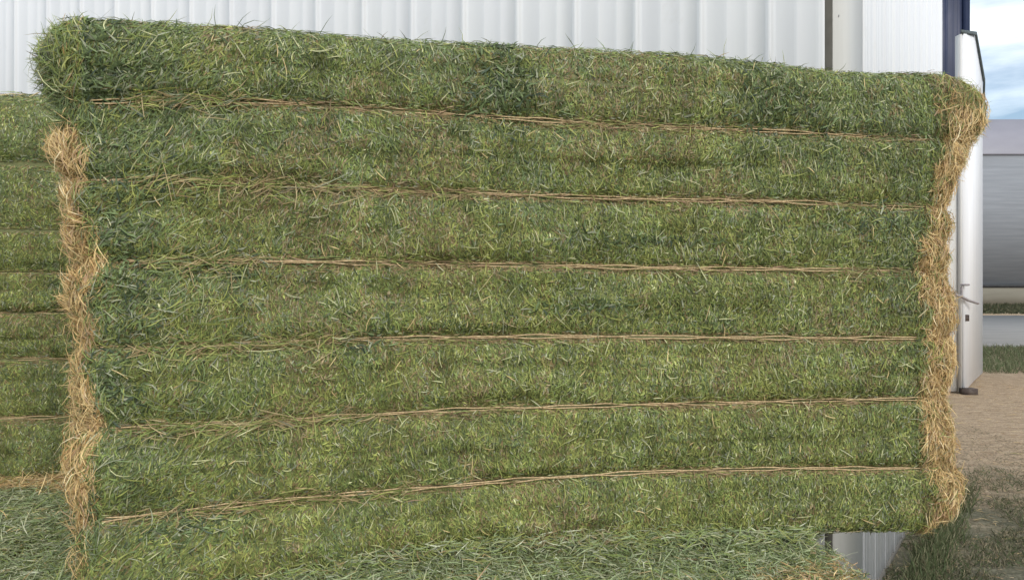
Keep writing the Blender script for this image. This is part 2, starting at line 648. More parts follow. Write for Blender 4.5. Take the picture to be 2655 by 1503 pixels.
def slab(name, x0, x1, y0, y1, z0, z1, mat, parent=None):
    V = [(x0, y0, z0), (x1, y0, z0), (x1, y1, z0), (x0, y1, z0), (x0, y0, z1), (x1, y0, z1), (x1, y1, z1), (x0, y1, z1)]
    Q = [(3, 2, 1, 0), (4, 5, 6, 7), (0, 1, 5, 4), (1, 2, 6, 5), (2, 3, 7, 6), (3, 0, 4, 7)]
    return mesh_np(name, V, Q, mat, parent)


def boxes(name, lst, mat, parent=None):
    V, Q = [], []
    for (x0, x1, y0, y1, z0, z1) in lst:
        n = len(V)
        V += [(x0, y0, z0), (x1, y0, z0), (x1, y1, z0), (x0, y1, z0), (x0, y0, z1), (x1, y0, z1), (x1, y1, z1), (x0, y1, z1)]
        Q += [tuple(n + i for i in q) for q in [(3, 2, 1, 0), (4, 5, 6, 7), (0, 1, 5, 4), (1, 2, 6, 5), (2, 3, 7, 6), (3, 0, 4, 7)]]
    return mesh_np(name, V, Q, mat, parent)


def m_road(t, b):
    n2 = noise(t, 3, 6, 'Object', (.15, 1.6, 1), .6)
    c = ramp(t, n2, [(.3, (.22, .215, .205)), (.7, (.31, .30, .285))])
    t.links.new(c, b.inputs['Base Color'])


M_ROAD = node_mat('worn_gravel_road', m_road, .9, .1)
road = slab('road', -300, 400, 18.0, 34.0, -.02, .012, M_ROAD)
tag(road, kind='structure')


def grass_patch(name, X, Y, n, hmin, hmax, pal, w, spread=.6, wd=.004):
    s = Soup()
    P = np.stack([X, Y, X * 0], 1)
    P[:, 2] = ground_z(P) + .002
    th = rng.uniform(0, 2 * np.pi, n)
    N = np.stack([np.cos(th), np.sin(th), np.full(n, .0)], 1)
    T = unit(np.stack([rng.normal(0, spread, n), rng.normal(0, spread, n), np.full(n, 1.0)], 1))
    L = rng.uniform(hmin, hmax, n)
    P = P + T * (L / 2)[:, None]
    col = pick(pal, w, n) * (.75 + .5 * rng.random((n, 1)))
    s.blades(P, T, N, L, wd * rng.uniform(.6, 1.4, n), None, rng.uniform(0, .2, n), rng.normal(0, .1, n), .5, col, 3, 0)
    return s.build(name)


def clumped(n, x0, x1, y0, y1, freq, thr, seed):
    X = rng.uniform(x0, x1, n * 4); Y = rng.uniform(y0, y1, n * 4)
    k = vnoise(np.stack([X, Y, X * 0], 1), freq, seed) + .5 * vnoise(np.stack([X, Y, X * 0], 1), freq * 3, seed + 1)
    m = k > thr
    return X[m][:n], Y[m][:n]


X, Y = clumped(26000, 10, 50, 35.5, 47.4, .3, -.9, 15)
g = grass_patch('far_grass', X, Y, len(X), .08, .26, [(.05, .06, .03), (.08, .085, .045), (.12, .11, .07)], [4, 3, 1], .9, .05)  # grass colours kept very dark to paint the shade on this verge
tag(g, 'shade-darkened grass strip along the far side of the road before the grey barn', 'grass', kind='stuff')
X, Y = clumped(60000, 5, 24, 13.2, 17.9, .7, -.75, 5)
g = grass_patch('grass', X, Y, len(X), .05, .16, [(.13, .17, .08), (.18, .19, .11), (.28, .25, .17)], [4, 3, 1], .9, .010)
tag(g, 'green grass verge along the near side of the road', 'grass', kind='stuff')

# low weeds and dead turf right of the stack
X, Y = clumped(60000, 1.3, 5.2, 2.4, 7.2, 1.9, -.02, 8)
keep = rng.random(len(X)) < np.clip((7.1 - Y) / 3.2, 0, 1)
X, Y = X[keep], Y[keep]
g = grass_patch('weeds', X, Y, len(X), .02, .07, [(.09, .13, .055), (.16, .16, .10), (.26, .23, .16), (.36, .30, .20)], [3.2, 3, 2.5, 1.2], 1.5, .004)
tag(g, 'sparse grey green turf on the dirt right of the hay stack', 'weeds', kind='stuff')
# greener tuft growing along the foot of the white side wall
t_ = rng.random(5000)
bx_ = 1.42 + .892 * (t_ * 2.1) + np.abs(rng.normal(.05, .07, 5000)); by_ = 3.1 + 1.29 * (t_ * 2.1) + rng.normal(0, .04, 5000) - .02
g = grass_patch('wall_grass', bx_, by_, 5000, .03, .12, [(.10, .14, .06), (.15, .17, .09), (.26, .24, .15)], [3, 3, 2], .55, .004)
tag(g, 'green grass growing at the foot of the white side wall', 'grass', kind='stuff')
# straw litter on the dirt
nl = 5200
X = rng.uniform(1.7, 7.5, nl); Y = rng.uniform(3.3, 12.5, nl)
P = np.stack([X, Y, X * 0], 1); P[:, 2] = ground_z(P) + .006
s = Soup(); th = rng.uniform(0, 6.28, nl)
s.blades(P, np.stack([np.cos(th), np.sin(th) * .4, th * 0], 1), np.tile([[0, 0, 1.0]], (nl, 1)), rng.uniform(.03, .11, nl), rng.uniform(.003, .006, nl), None, rng.uniform(0, .1, nl), rng.normal(0, .1, nl), .6, straw_colour(P, nl) * .8, 2, 0)
n2_ = 26000      # fine chaff and dead leaf bits between the turf tufts
X = rng.uniform(1.3, 5.0, n2_); Y = rng.uniform(2.5, 8.5, n2_) ; P = np.stack([X, Y, X * 0], 1); P[:, 2] = ground_z(P) + .004
th = rng.uniform(0, 6.28, n2_)
s.blades(P, np.stack([np.cos(th), np.sin(th), rng.normal(0, .25, n2_)], 1), unit(np.stack([th * 0, th * 0 - .4, th * 0 + 1], 1)), rng.uniform(.008, .035, n2_), rng.uniform(.002, .005, n2_), None, rng.uniform(0, .2, n2_), rng.normal(0, .1, n2_), .9, pick([(.14, .14, .08), (.24, .20, .13), (.36, .28, .18), (.10, .085, .055), (.50, .40, .27)], [4, 3, 2, 3, 1], n2_), 2, 0)
o = s.build('straw_litter')
tag(o, 'loose straw and chaff scattered over the bare dirt', 'straw', kind='stuff')

# ------------------------------------------------------------------ white ribbed steel barn
def m_white(t, b):
    n1 = noise(t, 1.2, 5, 'Object', (5, 5, .35))
    c = ramp(t, n1, [(.25, (.76, .76, .785)), (.5, (.80, .80, .82)), (.8, (.835, .835, .84))])
    n2 = noise(t, 3, 7, 'Object', (1, 1, .8), .7)
    st = ramp(t, n2, [(.60, (1, 1, 1)), (.80, (.90, .885, .85))])
    t.links.new(mixc(t, 1.0, c, st, 'MULTIPLY'), b.inputs['Base Color'])


def m_trim(t, b):
    n1 = noise(t, 1.5, 6, 'Object', (3, 3, .5))
    c = ramp(t, n1, [(.25, (.60, .585, .555)), (.8, (.70, .69, .665))])
    t.links.new(c, b.inputs['Base Color'])


def plain(name, c0, c1, scale=8, rough=.7, spec=.3, stretch=(1, 1, 1)):
    def f(t, b):
        t.links.new(ramp(t, noise(t, scale, 5, 'Object', stretch), [(.3, c0), (.7, c1)]), b.inputs['Base Color'])
    return node_mat(name, f, rough, spec)


M_WHITE = node_mat('white_painted_steel', m_white, .45, .4)
M_TRIM = node_mat('cream_flat_sheet', m_trim, .5, .35)
M_GAP = plain('dark_joint', (.09, .085, .075), (.15, .14, .12))
M_ROOF = plain('pale_roof_steel', (.45, .46, .48), (.55, .56, .58), 3)
M_SCREW = plain('zinc_screw', (.35, .35, .36), (.5, .5, .5), 40, .4, .5)

CX, CY = 1.275, 3.10
MD = np.array([-.933, .36]); MD /= np.linalg.norm(MD)     # main wall runs left and away
SD = np.array([.892, 1.29]); SD /= np.linalg.norm(SD)     # side wall runs right and away
barn = empty('white_barn', (CX, CY, 0))
tag(barn, 'white ribbed steel barn behind the hay stack, with cream sheet at its corner', 'barn')
WALLH = 6.2


def ribbed_wall(name, d0, d1, direc, outn, z0, z1, pitch, parent, first=0.0, mat=None, major=.008, minor=.0016):
    """trapezoid ribs with two shallow stiffeners between, as a closed sheet 4 cm thick"""
    prof = [(0, 0), (.055, 0), (.085, major), (.135, major), (.165, 0), (.38, 0), (.40, minor), (.44, minor), (.46, 0), (.68, 0), (.70, minor), (.74, minor), (.76, 0)]
    pts = []
    k = math.floor((d0 - first) / pitch)
    while first + k * pitch < d1:
        for f, h in prof:
            d = first + (k + f) * pitch
            if d0 <= d <= d1:
                pts.append((d, h))
        k += 1
    pts = [(d0, 0)] + pts + [(d1, 0)]
    V, Q = [], []
    for d, h in pts:
        p = direc * d + outn * h
        q = direc * d - outn * .04
        V += [(p[0], p[1], z0), (p[0], p[1], z1), (q[0], q[1], z0), (q[0], q[1], z1)]
    for i in range(len(pts) - 1):
        a = i * 4; c = a + 4
        Q += [(a, c, c + 1, a + 1), (a + 2, a + 3, c + 3, c + 2), (a + 1, c + 1, c + 3, a + 3), (a, a + 2, c + 2, c)]
    a = (len(pts) - 1) * 4
    Q += [(0, 1, 3, 2), (a, a + 2, a + 3, a + 1)]
    return mesh_np(name, V, Q, mat or M_WHITE, parent)


def plan_slab(name, d0, d1, direc, outn, h0, h1, z0, z1, mat, parent):
    P = [direc * d0 + outn * h0, direc * d1 + outn * h0, direc * d1 + outn * h1, direc * d0 + outn * h1]
    V = [(p[0], p[1], z0) for p in P] + [(p[0], p[1], z1) for p in P]
    Q = [(3, 2, 1, 0), (4, 5, 6, 7), (0, 1, 5, 4), (1, 2, 6, 5), (2, 3, 7, 6), (3, 0, 4, 7)]
    return mesh_np(name, V, Q, mat, parent)


MN = np.array([-MD[1], MD[0]]); MN = MN if MN[1] < 0 else -MN
SN = np.array([SD[1], -SD[0]]); SN = SN if SN[0] > 0 else -SN
ribbed_wall('wall', .006, 9.0, MD, MN, .05, WALLH, .277, barn, first=.20)
# dark joint at the corner, flat cream sheet, then the ribbed side wall
plan_slab('corner_joint', -.004, .0135, SD, SN, -.05, .010, .05, WALLH, M_GAP, barn)
plan_slab('corner_sheet', .015, .60, SD, SN, -.05, .016, .03, WALLH, M_TRIM, barn)
ribbed_wall('wall', .603, 4.14, SD, SN, .03, WALLH, .30, barn, first=.66)
# screws in the sheets
def screws(d_list, zs, direc, outn, h):
    V, Q, n = [], [], 0
    for d in d_list:
        for z in zs:
            p = direc * d + outn * h
            c = np.array([p[0], p[1], z]); o3 = np.array([outn[0], outn[1], 0]); u3 = np.array([direc[0], direc[1], 0]); w3 = np.array([0, 0, 1.0])
            ring = [c + o3 * k + (u3 * math.cos(a) + w3 * math.sin(a)) * r for k, r in ((0, .006), (.004, .005)) for a in np.arange(6) * math.pi / 3]
            ring.append(c + o3 * .005)
            V += ring
            for i in range(6):
                j = (i + 1) % 6
                Q.append((n + i, n + j, n + 6 + j, n + 6 + i)); Q.append((n + 6 + i, n + 6 + j, n + 12, n + 12))
            n += 13
    return V, Q


for zs_ in (.3, 1.2, 2.1, 2.66, 3.6):
    V, Q = screws([.085], [zs_], SD, SN, .0155)
    mesh_np('screw', V, Q, M_SCREW, barn)

# roof sheet over both walls (above the picture, casts soft light only)
back = np.array([MD * 9.0, MD * 9.0 + SD * 4.14])
rp = [MN * .35 + SD * 0 + np.array([.25, -.1]), MD * 9.3 + MN * .35, MD * 9.3 + SD * 4.3, SD * 4.4 + SN * .3]
V = [(p[0], p[1], WALLH + .02 + (.9 if i in (2,) else (.0))) for i, p in enumerate(rp)]
V = V + [(x, y, z + .06) for x, y, z in V]
mesh_np('roof', V, [(3, 2, 1, 0), (4, 5, 6, 7), (0, 1, 5, 4), (1, 2, 6, 5), (2, 3, 7, 6), (3, 0, 4, 7)], M_ROOF, barn)
plan_slab('base_board', .0, 9.0, MD, MN, -.03, .004, -.05, .046, M_GAP, barn)
plan_slab('base_board', .0, 4.14, SD, SN, -.03, .004, -.05, .026, M_GAP, barn)
# rear and far end walls close the building
e0 = MD * 9.0; e1 = SD * 4.14
def wall_between(name, p, q, z0, z1, mat, parent, th=.04):
    dd = np.array(q) - np.array(p); ln = np.linalg.norm(dd); dd = dd / ln
    nn = np.array([dd[1], -dd[0]])
    P = [p + nn * 0, q + nn * 0, q + nn * th, p + nn * th]
    V = [(a[0], a[1], z0) for a in P] + [(a[0], a[1], z1) for a in P]
    return mesh_np(name, V, [(3, 2, 1, 0), (4, 5, 6, 7), (0, 1, 5, 4), (1, 2, 6, 5), (2, 3, 7, 6), (3, 0, 4, 7)], mat, parent)
wall_between('rear_wall', e1 + MD * .02, e0 + e1, .05, WALLH, M_WHITE, barn)
wall_between('end_wall', e0 + SD * .05, e0 + e1 - SD * .05, .05, WALLH, M_WHITE, barn)

# ------------------------------------------------------------------ small white shed beyond the barn
A = px(2500, 1020, 10.7); B = px(2548, 970, 12.9)
shed = empty('white_shed', (A[0], A[1], 0))
tag(shed, 'low white shed with sloping top, standing beyond the barn at the right', 'shed')
ax, ay = 0.0, 0.0
bx, by = B[0] - A[0], B[1] - A[1]
zt0 = CH + 637 * 10.7 / F; Cc = px(2526, 90, 11.85); zt1 = Cc[2]; cx, cy = Cc[0] - A[0], Cc[1] - A[1]
zt2 = CH + 515 * 12.9 / F
lx = px(2487, 0, 10.7)[0] - A[0]
M_SHED = node_mat('shed_white_paint', m_white, .55, .3)
def poly_prism(name, bot, top, thick, mat, parent):
    """vertical wall strip through plan points with a top line, given thickness inwards"""
    bot = [np.array(p) for p in bot]
    n = len(bot); V = []
    for p, zt in zip(bot, top):
        V.append((p[0], p[1], .03)); V.append((p[0], p[1], zt))
    for p, zt in zip(bot, top):
        V.append((p[0] + thick[0], p[1] + thick[1], .03)); V.append((p[0] + thick[0], p[1] + thick[1], zt))
    Q = []
    for i in range(n - 1):
        a = 2 * i; c = a + 2; o_ = 2 * n
        Q += [(a, c, c + 1, a + 1), (a + o_, a + 1 + o_, c + 1 + o_, c + o_), (a + 1, c + 1, c + 1 + o_, a + 1 + o_), (a, a + o_, c + o_, c)]
    o_ = 2 * n; a = 2 * n - 2
    Q += [(0, 1, 1 + o_, o_), (a, a + o_, a + 1 + o_, a + 1)]
    return mesh_np(name, V, Q, mat, parent)
poly_prism('wall', [(ax, ay), (cx, cy), (bx, by)], [zt0, zt1, zt2], (-.04, .03), M_SHED, shed)
slab('front_panel', lx, -.045, -.02, .10, .03, zt0 - .01, M_TRIM, shed)
slab('low_wall', lx - 1.9, lx - .004, .03, .15, .03, 3.1, M_TRIM, shed)
M_EDGE = plain('dark_green_grey_trim', (.05, .065, .07), (.10, .12, .12))
# dark roof edge following the sloping top
rl = [(ax - .07, ay - .03, zt0 + .02), (cx + .004, cy, zt1 + .02), (bx + .006, by, zt2 + .0), (bx + .02, by + .05, zt2 - .7)]
V, Q = [], []
for (x, y, z) in rl:
    V += [(x, y, z - .03), (x + .05, y + .02, z - .03), (x + .05, y + .02, z + .03), (x, y, z + .03)]
for i in range(3):
    for k in range(4):
        Q.append((i * 4 + k, i * 4 + (k + 1) % 4, i * 4 + 4 + (k + 1) % 4, i * 4 + 4 + k))
Q += [(3, 2, 1, 0), (12, 13, 14, 15)]
mesh_np('roof_edge', V, Q, M_EDGE, shed)
M_SHADOW_BOLT = plain('shadow_and_bolt_brown', (.05, .035, .03), (.11, .085, .07), 20)  # dark brown for the painted shadow strip and the bolt
slab('foot_shadow', lx + .0, .12, -.12, .005, -.02, .085, M_SHADOW_BOLT, shed)  # dark strip standing in for the shadow at the foot of the shed
boxes('bolts', [(.06, .13, .30 * 1 - .2, .34, 1.0, 1.09)], M_SHADOW_BOLT, shed)
# bent wire on the wall
w0 = px(2470, 758, 10.45); pts = [px(2470, 762, 10.5), px(2492, 768, 10.5), px(2510, 778, 10.7), px(2536, 786, 11.2)]
V1, Q1 = tube(np.array(pts) - [A[0], A[1], 0], .02, 5)
pts = [px(2493, 768, 10.5), px(2493, 745, 10.5), px(2493, 738, 10.5), px(2512, 738, 10.7)]
V2, Q2 = tube(np.array(pts) - [A[0], A[1], 0], .016, 5)
M_WIRE = plain('grey_wire', (.25, .22, .22), (.35, .32, .32), 30)
mesh_np('wire', np.concatenate([V1, V2]), np.concatenate([Q1, Q2 + len(V1)]), M_WIRE, shed)

# ------------------------------------------------------------------ tall navy building behind the shed
def m_navy(t, b):
    n1 = noise(t, 1.1, 6, 'Object', (3.0, 3, .9), .6)
    c = ramp(t, n1, [(.3, (.006, .013, .045)), (.52, (.010, .020, .065)), (.66, (.035, .04, .09)), (.78, (.12, .13, .18))])  # paler stops paint mottled glints and reflections into the navy
    t.links.new(c, b.inputs['Base Color'])


M_NAVY = node_mat('navy_painted_steel', m_navy, .5, .4)
M_NTRIM = plain('navy_trim', (.008, .016, .05), (.012, .022, .06))
nx0 = px(2511, 0, 15.0)[0]
navy = empty('navy_building', (nx0, 15.0, 0))
tag(navy, 'tall dark navy blue building rising between the white barn and the low shed', 'building')
ribbed_wall('wall', 0.12, 3.6, np.array([-1.0, 0.0]), np.array([0, -1.0]), 0, 10.5, .3, navy, first=.1, mat=M_NAVY)
slab('side_wall', -.05, -.005, .06, 6, 0, 10.5, M_NAVY, navy)
slab('rear_wall', -3.6, -.06, 5.95, 6, 0, 10.5, M_NAVY, navy)
slab('corner_post', -.118, .0, -.05, .055, 0, 10.5, M_NTRIM, navy)
slab('roof', -3.8, .2, -.3, 6.2, 10.51, 10.7, M_NTRIM, navy)

# ------------------------------------------------------------------ grey barn across the road
def m_grey(t, b):
    n1 = noise(t, 1.2, 6, 'Object', (.25, 1, 5), .6)
    c = ramp(t, n1, [(.3, (.27, .28, .295)), (.7, (.35, .36, .385))])
    t.links.new(c, b.inputs['Base Color'])


M_GREY = node_mat('grey_ribbed_steel', m_grey, .95, .05)
M_GREYR = plain('lilac_grey_roof', (.25, .245, .285), (.31, .305, .345), .6, .5, .35, (.4, 1, 1))
M_FOUND = plain('tan_foundation', (.23, .21, .165), (.31, .285, .23), 1.0, .9, .1, (.3, 1, 2))
M_DARKT = plain('dark_base_flashing', (.04, .04, .042), (.07, .07, .07))
GYd = 48.0
grey = empty('grey_barn', (px(2600, 0, GYd)[0], GYd, 0))
tag(grey, 'long grey steel barn with lilac grey roof across the road at the right', 'barn')
zf = lambda y: CH - (y - HY) * GYd / F
x0g, x1g = -18.0, 60.0
V, Q = [], []
zz0, zz1 = zf(738), zf(398)
nr = int((x1g - x0g) / .9)
boxes('wall', [(x0g, x1g, 0, .2, zz0, zz1)], M_GREY, grey)
slab('foundation', x0g, x1g, -.1, .18, -.1, zz0 - .16, M_FOUND, grey)
slab('base_flashing', x0g, x1g, -.16, .17, zz0 - .155, zz0 - .005, M_DARKT, grey)
zr = zf(302)
V = [(x0g, -.06, zz1 + .02), (x1g, -.06, zz1 + .02), (x1g, .9, zr), (x0g, .9, zr), (x0g, -.06, zz1 - .1), (x1g, -.06, zz1 - .1), (x1g, 18, zz1 - .1), (x0g, 18, zz1 - .1), (x1g, 3.0, zr + .25), (x0g, 3.0, zr + .25)]
Q = [(0, 1, 2, 3), (3, 2, 8, 9), (9, 8, 6, 7), (0, 4, 5, 1), (4, 7, 6, 5), (1, 5, 2, 2), (5, 6, 8, 2), (0, 3, 4, 4), (4, 3, 9, 7)]
mesh_np('roof', V, Q, M_GREYR, grey)
slab('rear_wall', x0g, x1g, 17.6, 17.8, 0, zz1 - .105, M_GREY, grey)

# ------------------------------------------------------------------ the big bale in front
ZL, ZR = 1.63, 2.07
pxs = np.array([240., 2420.])


def depth_at(x):
    i0, i1 = 1 / ZL, 1 / ZR
    return 1 / (i0 + (i1 - i0) * (x - 240) / (2420 - 240))


P0 = px(240, 0, ZL); P1 = px(2420, 0, ZR)
ang = math.atan2(P1[1] - P0[1], P1[0] - P0[0])
LB = math.hypot(P1[0] - P0[0], P1[1] - P0[1])
rows_px = [
    ([240, 500, 774, 900, 1032, 1240, 1652, 2147, 2420], [1585, 1545, 1500, 1473, 1442, 1412, 1398, 1388, 1378]),
    ([240, 310, 619, 774, 1032, 1321, 1652, 1961, 2374], [1352, 1342, 1303, 1290, 1270, 1244, 1223, 1213, 1213]),
    ([240, 340, 619, 826, 1032, 1239, 1445, 1755, 2374], [1112, 1105, 1094, 1082, 1068, 1058, 1053, 1045, 1032]),
    ([240, 268, 723, 981, 1342, 1652, 2065, 2374], [906, 905, 888, 877, 872, 872, 875, 877]),
    ([240, 268, 764, 1032, 1342, 1652, 1941, 2374], [676, 676, 679, 683, 686, 694, 697, 702]),
    ([240, 258, 413, 723, 1032, 1342, 1652, 2065, 2374], [470, 470, 467, 480, 497, 506, 516, 523, 540]),
    ([206, 413, 702, 857, 1197, 1548, 1755, 2065, 2374], [268, 257, 264, 277, 299, 322, 332, 343, 364]),
    ([134, 258, 413, 516, 877, 1135, 1342, 1652, 1961, 2168, 2457], [52, 46, 54, 66, 86, 104, 112, 133, 151, 180, 195]),
]
gridx = np.linspace(240, 2420, 120)
gz = depth_at(gridx)
gxw = (gridx - HX) * gz / F
ga = np.hypot(gxw - P0[0], gz - P0[1])
ROWZ = []
for xs, ys in rows_px:
    y = np.interp(gridx, xs, ys)
    y = np.convolve(np.pad(y, 6, mode='edge'), np.ones(13) / 13, 'valid')
    ROWZ.append(CH - (y - HY) * gz / F)
ROWZ = np.array(ROWZ)


def zrow_main(k, a):
    k = np.clip(np.asarray(k, float), 0, 7)
    i = np.minimum(np.floor(k).astype(int), 6)
    f = k - i
    g = np.clip(np.interp(a, ga, np.arange(120)), 0, 118.999)
    j = np.floor(g).astype(int); h = g - j
    def at(ii):
        return ROWZ[ii, j] * (1 - h) + ROWZ[ii, j + 1] * h
    return at(i) * (1 - f) + at(i + 1) * f


def vtab(side_px, ys, base, sc, left):
    """photo outline table (pixel x at pixel y) -> metres beyond the nominal end as a function of v"""
    z = CH - (np.array(ys, float) - HY) * (ZL if left else ZR) / F
    zz = ROWZ[:, 0] if left else ROWZ[:, -1]
    v = np.interp(z, zz, np.arange(8) / 7.0)
    d = (base - np.array(side_px, float)) * sc if left else (np.array(side_px, float) - base) * sc
    o = np.argsort(v)
    v, d = v[o], d[o]
    return lambda q: np.interp(q, v, d)


mL = ZL / F; mR = ZR / F
gL = vtab([200, 210, 215, 235, 240, 225, 270, 245, 268, 225, 285, 235, 245, 240], [60, 150, 250, 330, 420, 520, 670, 760, 850, 950, 1080, 1200, 1300, 1450], 240, mL, True)
oLpx = vtab([150, 112, 105, 132, 140, 160, 165, 180, 160, 172, 182, 160, 172, 165, 185], [60, 110, 200, 280, 380, 500, 620, 680, 780, 860, 960, 1120, 1220, 1330, 1450], 240, mL, True)
gR = vtab([2430, 2440, 2435, 2425, 2370, 2395, 2392, 2390, 2390, 2430, 2400], [220, 300, 400, 520, 700, 800, 900, 1000, 1150, 1290, 1370], 2420, mR, False)
oRpx = vtab([2478, 2545, 2552, 2520, 2490, 2458, 2462, 2448, 2470, 2475, 2472, 2450, 2462, 2488, 2475, 2405], [195, 240, 300, 345, 400, 500, 600, 700, 770, 860, 950, 1010, 1150, 1250, 1330, 1375], 2420, mR, False)
cdm = .10
main = Bale(LB, .74, zrow_main,
            gl=lambda v: -gL(v) + .010 + .012 * vnoise(np.stack([v, v * 0, v * 0], 1), 11, 8), ol=lambda v: oLpx(v) - .022 + np.interp(v, [.66, .80, .96, 1], [0, .008, .018, .040]) + .012 * vnoise(np.stack([v, v * 0, v * 0], 1), 34, 18), gr=lambda v: -gR(v) + .028, orr=lambda v: oRpx(v) + .045 + np.interp(v, [.70, .82, .95, 1], [0, .016, .024, .055]) + .012 * vnoise(np.stack([v, v * 0, v * 0], 1), 30, 28),
            bulge=.0175, seed=1, cd=cdm)
main.rtop = .026
# the outline tables above are at the depth of the front; the corner sits cd deeper, hence the extra centimetres

GROUP = 'big square hay bales stacked in front of the white barn'
root = empty('hay_bale', (P0[0], P0[1], 0), ang)
tag(root, 'largest green hay bale standing on edge in the middle, six twines across its face', 'hay bale', GROUP)
sp_ = Soup()
main.mesh(sp_)
yelf = lambda t, v: .42 * (1 - v) * np.interp(t, [0, .25, .6, 1], [.5, 1, 1, .4]) - .14
bluef = lambda t, v: np.interp(v, [0, .5, .85, 1], [-.32, -.16, .10, .36]) + np.interp(t, [0, .12, .3, .8, 1], [.2, .12, -.05, 0, .25])
cover_front(main, sp_, 370000, yelf=yelf, bluef=bluef)
cover_cap(main, sp_, 20000, wmax=.75, blue=.35, stick=.01, lmax=.05)
n = 26000      # chopped layer over the top
P = np.stack([rng.uniform(.12, LB - .12, n), rng.uniform(.17, .60, n), np.zeros(n)], 1)
P[:, 2] = zrow_main(np.full(n, 7.0), np.clip(P[:, 0], 0, LB)) + .010 + .012 * fbm(np.stack([P[:, 0], P[:, 1], P[:, 0] * 0 + 2.1], 1), 5.0, 10) + rng.uniform(-.004, .012, n)
th = rng.uniform(0, 6.283, n)
sp_.blades(P, np.stack([np.cos(th), np.sin(th), rng.normal(.05, .25, n)], 1), unit(np.stack([rng.normal(0, .25, n), rng.normal(0, .25, n), np.ones(n)], 1)), rng.uniform(.008, .035, n), rng.uniform(.0015, .0034, n), None, rng.uniform(0, .06, n), rng.normal(0, .05, n), .8, hay_colour(P, n, -.15, .3), 2)
# darker leafy clumps caught in the face
for (ct, cv, rt, rv_, m_) in ((.435, .93, .014, .055, 900), (.425, .90, .02, .02, 400), (.01, .885, .03, .03, 900), (.02, .94, .02, .04, 500), (.06, .71, .02, .012, 350), (.12, .57, .03, .012, 400), (.76, .93, .02, .03, 400), (.80, .87, .05, .02, 500), (.02, .62, .012, .05, 500), (.03, .48, .012, .03, 350), (.015, .36, .01, .03, 300), (.28, .43, .012, .02, 200), (.63, .63, .05, .008, 300), (.55, .49, .04, .008, 260), (.92, .68, .03, .02, 300), (.09, .12, .02, .012, 300)):
    m_ = int(m_ * .55); rr_ = 1.0 + 1.3 * rng.random((m_, 1))[:, 0] ** 3
    t = np.clip(ct + rng.normal(0, rt * 1.1, m_) * rr_, .002, .998); v = np.clip(cv + rng.normal(0, rv_, m_) * rr_, .01, .995)
    P, U, N = main.frame(main.side, t, v)
    T = frame_dirs(U, N, rng.uniform(0, np.pi, m_))
    sp_.blades(P + N * (.004 + rng.random(m_) * .008)[:, None], T, N, rng.uniform(.008, .03, m_), rng.uniform(.002, .006, m_), rng.uniform(0, .3, m_), rng.uniform(0, .12, m_), rng.normal(0, .1, m_), .9, pick([G_DARK, G_BLUE, (.08, .11, .075), G_GREY], [4, 3, 1.4, 1.6], m_) * (.7 + .5 * rng.random((m_, 1))), 2)
# tall stems poking over the top edge
n = 34
t = rng.random(n)
P, U, N = main.frame(lambda a, c: main.cap(a, c), t, np.full(n, .05))
T = unit(np.stack([rng.normal(0, .8, n), rng.normal(0, .2, n), np.abs(rng.normal(.5, .4, n))], 1))
sp_.blades(P + T * .02, T, np.tile([[0, -1.0, 0]], (n, 1)), rng.uniform(.03, .085, n), .0016, None, rng.uniform(0, .1, n), rng.normal(0, .1, n), .3, pick([G_DARK, G_GREY, G_OLV], [2, 1, 1], n), 3)
# left edge: long splayed stems sweeping up and to the right
n = 1300
t = .02 + np.abs(rng.normal(0, .075, n)); v = rng.random(n)
P, U, N = main.frame(main.side, t, np.clip(v, .01, .99))
dv = np.mod(v * 7, 1)
T = frame_dirs(U, N, np.where(rng.random(n) < .8, rng.normal(.75, .4, n), rng.normal(-.5, .4, n)))
sp_.blades(P + N * (rng.random(n) * .016)[:, None], T, N, rng.uniform(.015, .06, n), rng.uniform(.0013, .0022, n), rng.uniform(0, .2, n), rng.uniform(0, .1, n), rng.normal(0, .12, n), .6, hay_colour(P, n, 0, .15) * 1.08, 4)
# sheaves of long stems gathered along the strings at the left
for kk, tl in ((1, .22), (2, .22), (3, .24), (4, .16), (5, .18), (6, .10)):
    n = 230 + 60 * (kk * 5 % 4)
    tl = tl * (.75 + .18 * (kk * 3 % 4))
    t = .04 + np.abs(rng.uniform(0, tl, n)); v = kk / 7 + rng.normal(-.002, .010, n)
    P, U, N = main.frame(main.side, t, v)
    T = frame_dirs(U, N, np.where(rng.random(n) < .6, rng.normal(.15, .35, n), rng.uniform(0, np.pi, n)))
    sp_.blades(P + N * (.010 + rng.random(n) * .014)[:, None], T, N, np.where(rng.random(n) < .75, rng.uniform(.015, .05, n), rng.uniform(.04, .11, n)), rng.uniform(.0013, .0026, n), rng.normal(0, .05, n), rng.uniform(0, .06, n), rng.normal(0, .05, n), .6, np.where((rng.random(n) < .3)[:, None], pick([(.40, .30, .16), (.50, .40, .22)], [1, 1], n), hay_colour(P, n, .15, -.1)), 3)
# bright stems scattered over the face
n = 1300
t = rng.random(n); v = rng.uniform(.01, .99, n)
P, U, N = main.frame(main.side, t, v)
T = frame_dirs(U, N, rng.uniform(0, np.pi, n))
sp_.blades(P + N * .010, T, N, rng.uniform(.012, .045, n), rng.uniform(.0015, .0026, n), rng.uniform(0, .2, n), rng.uniform(0, .06, n), rng.normal(0, .05, n), .5, pick([G_PALE, G_YEL, (.50, .50, .32), S_LT], [4, 4, 2, .6], n), 3)
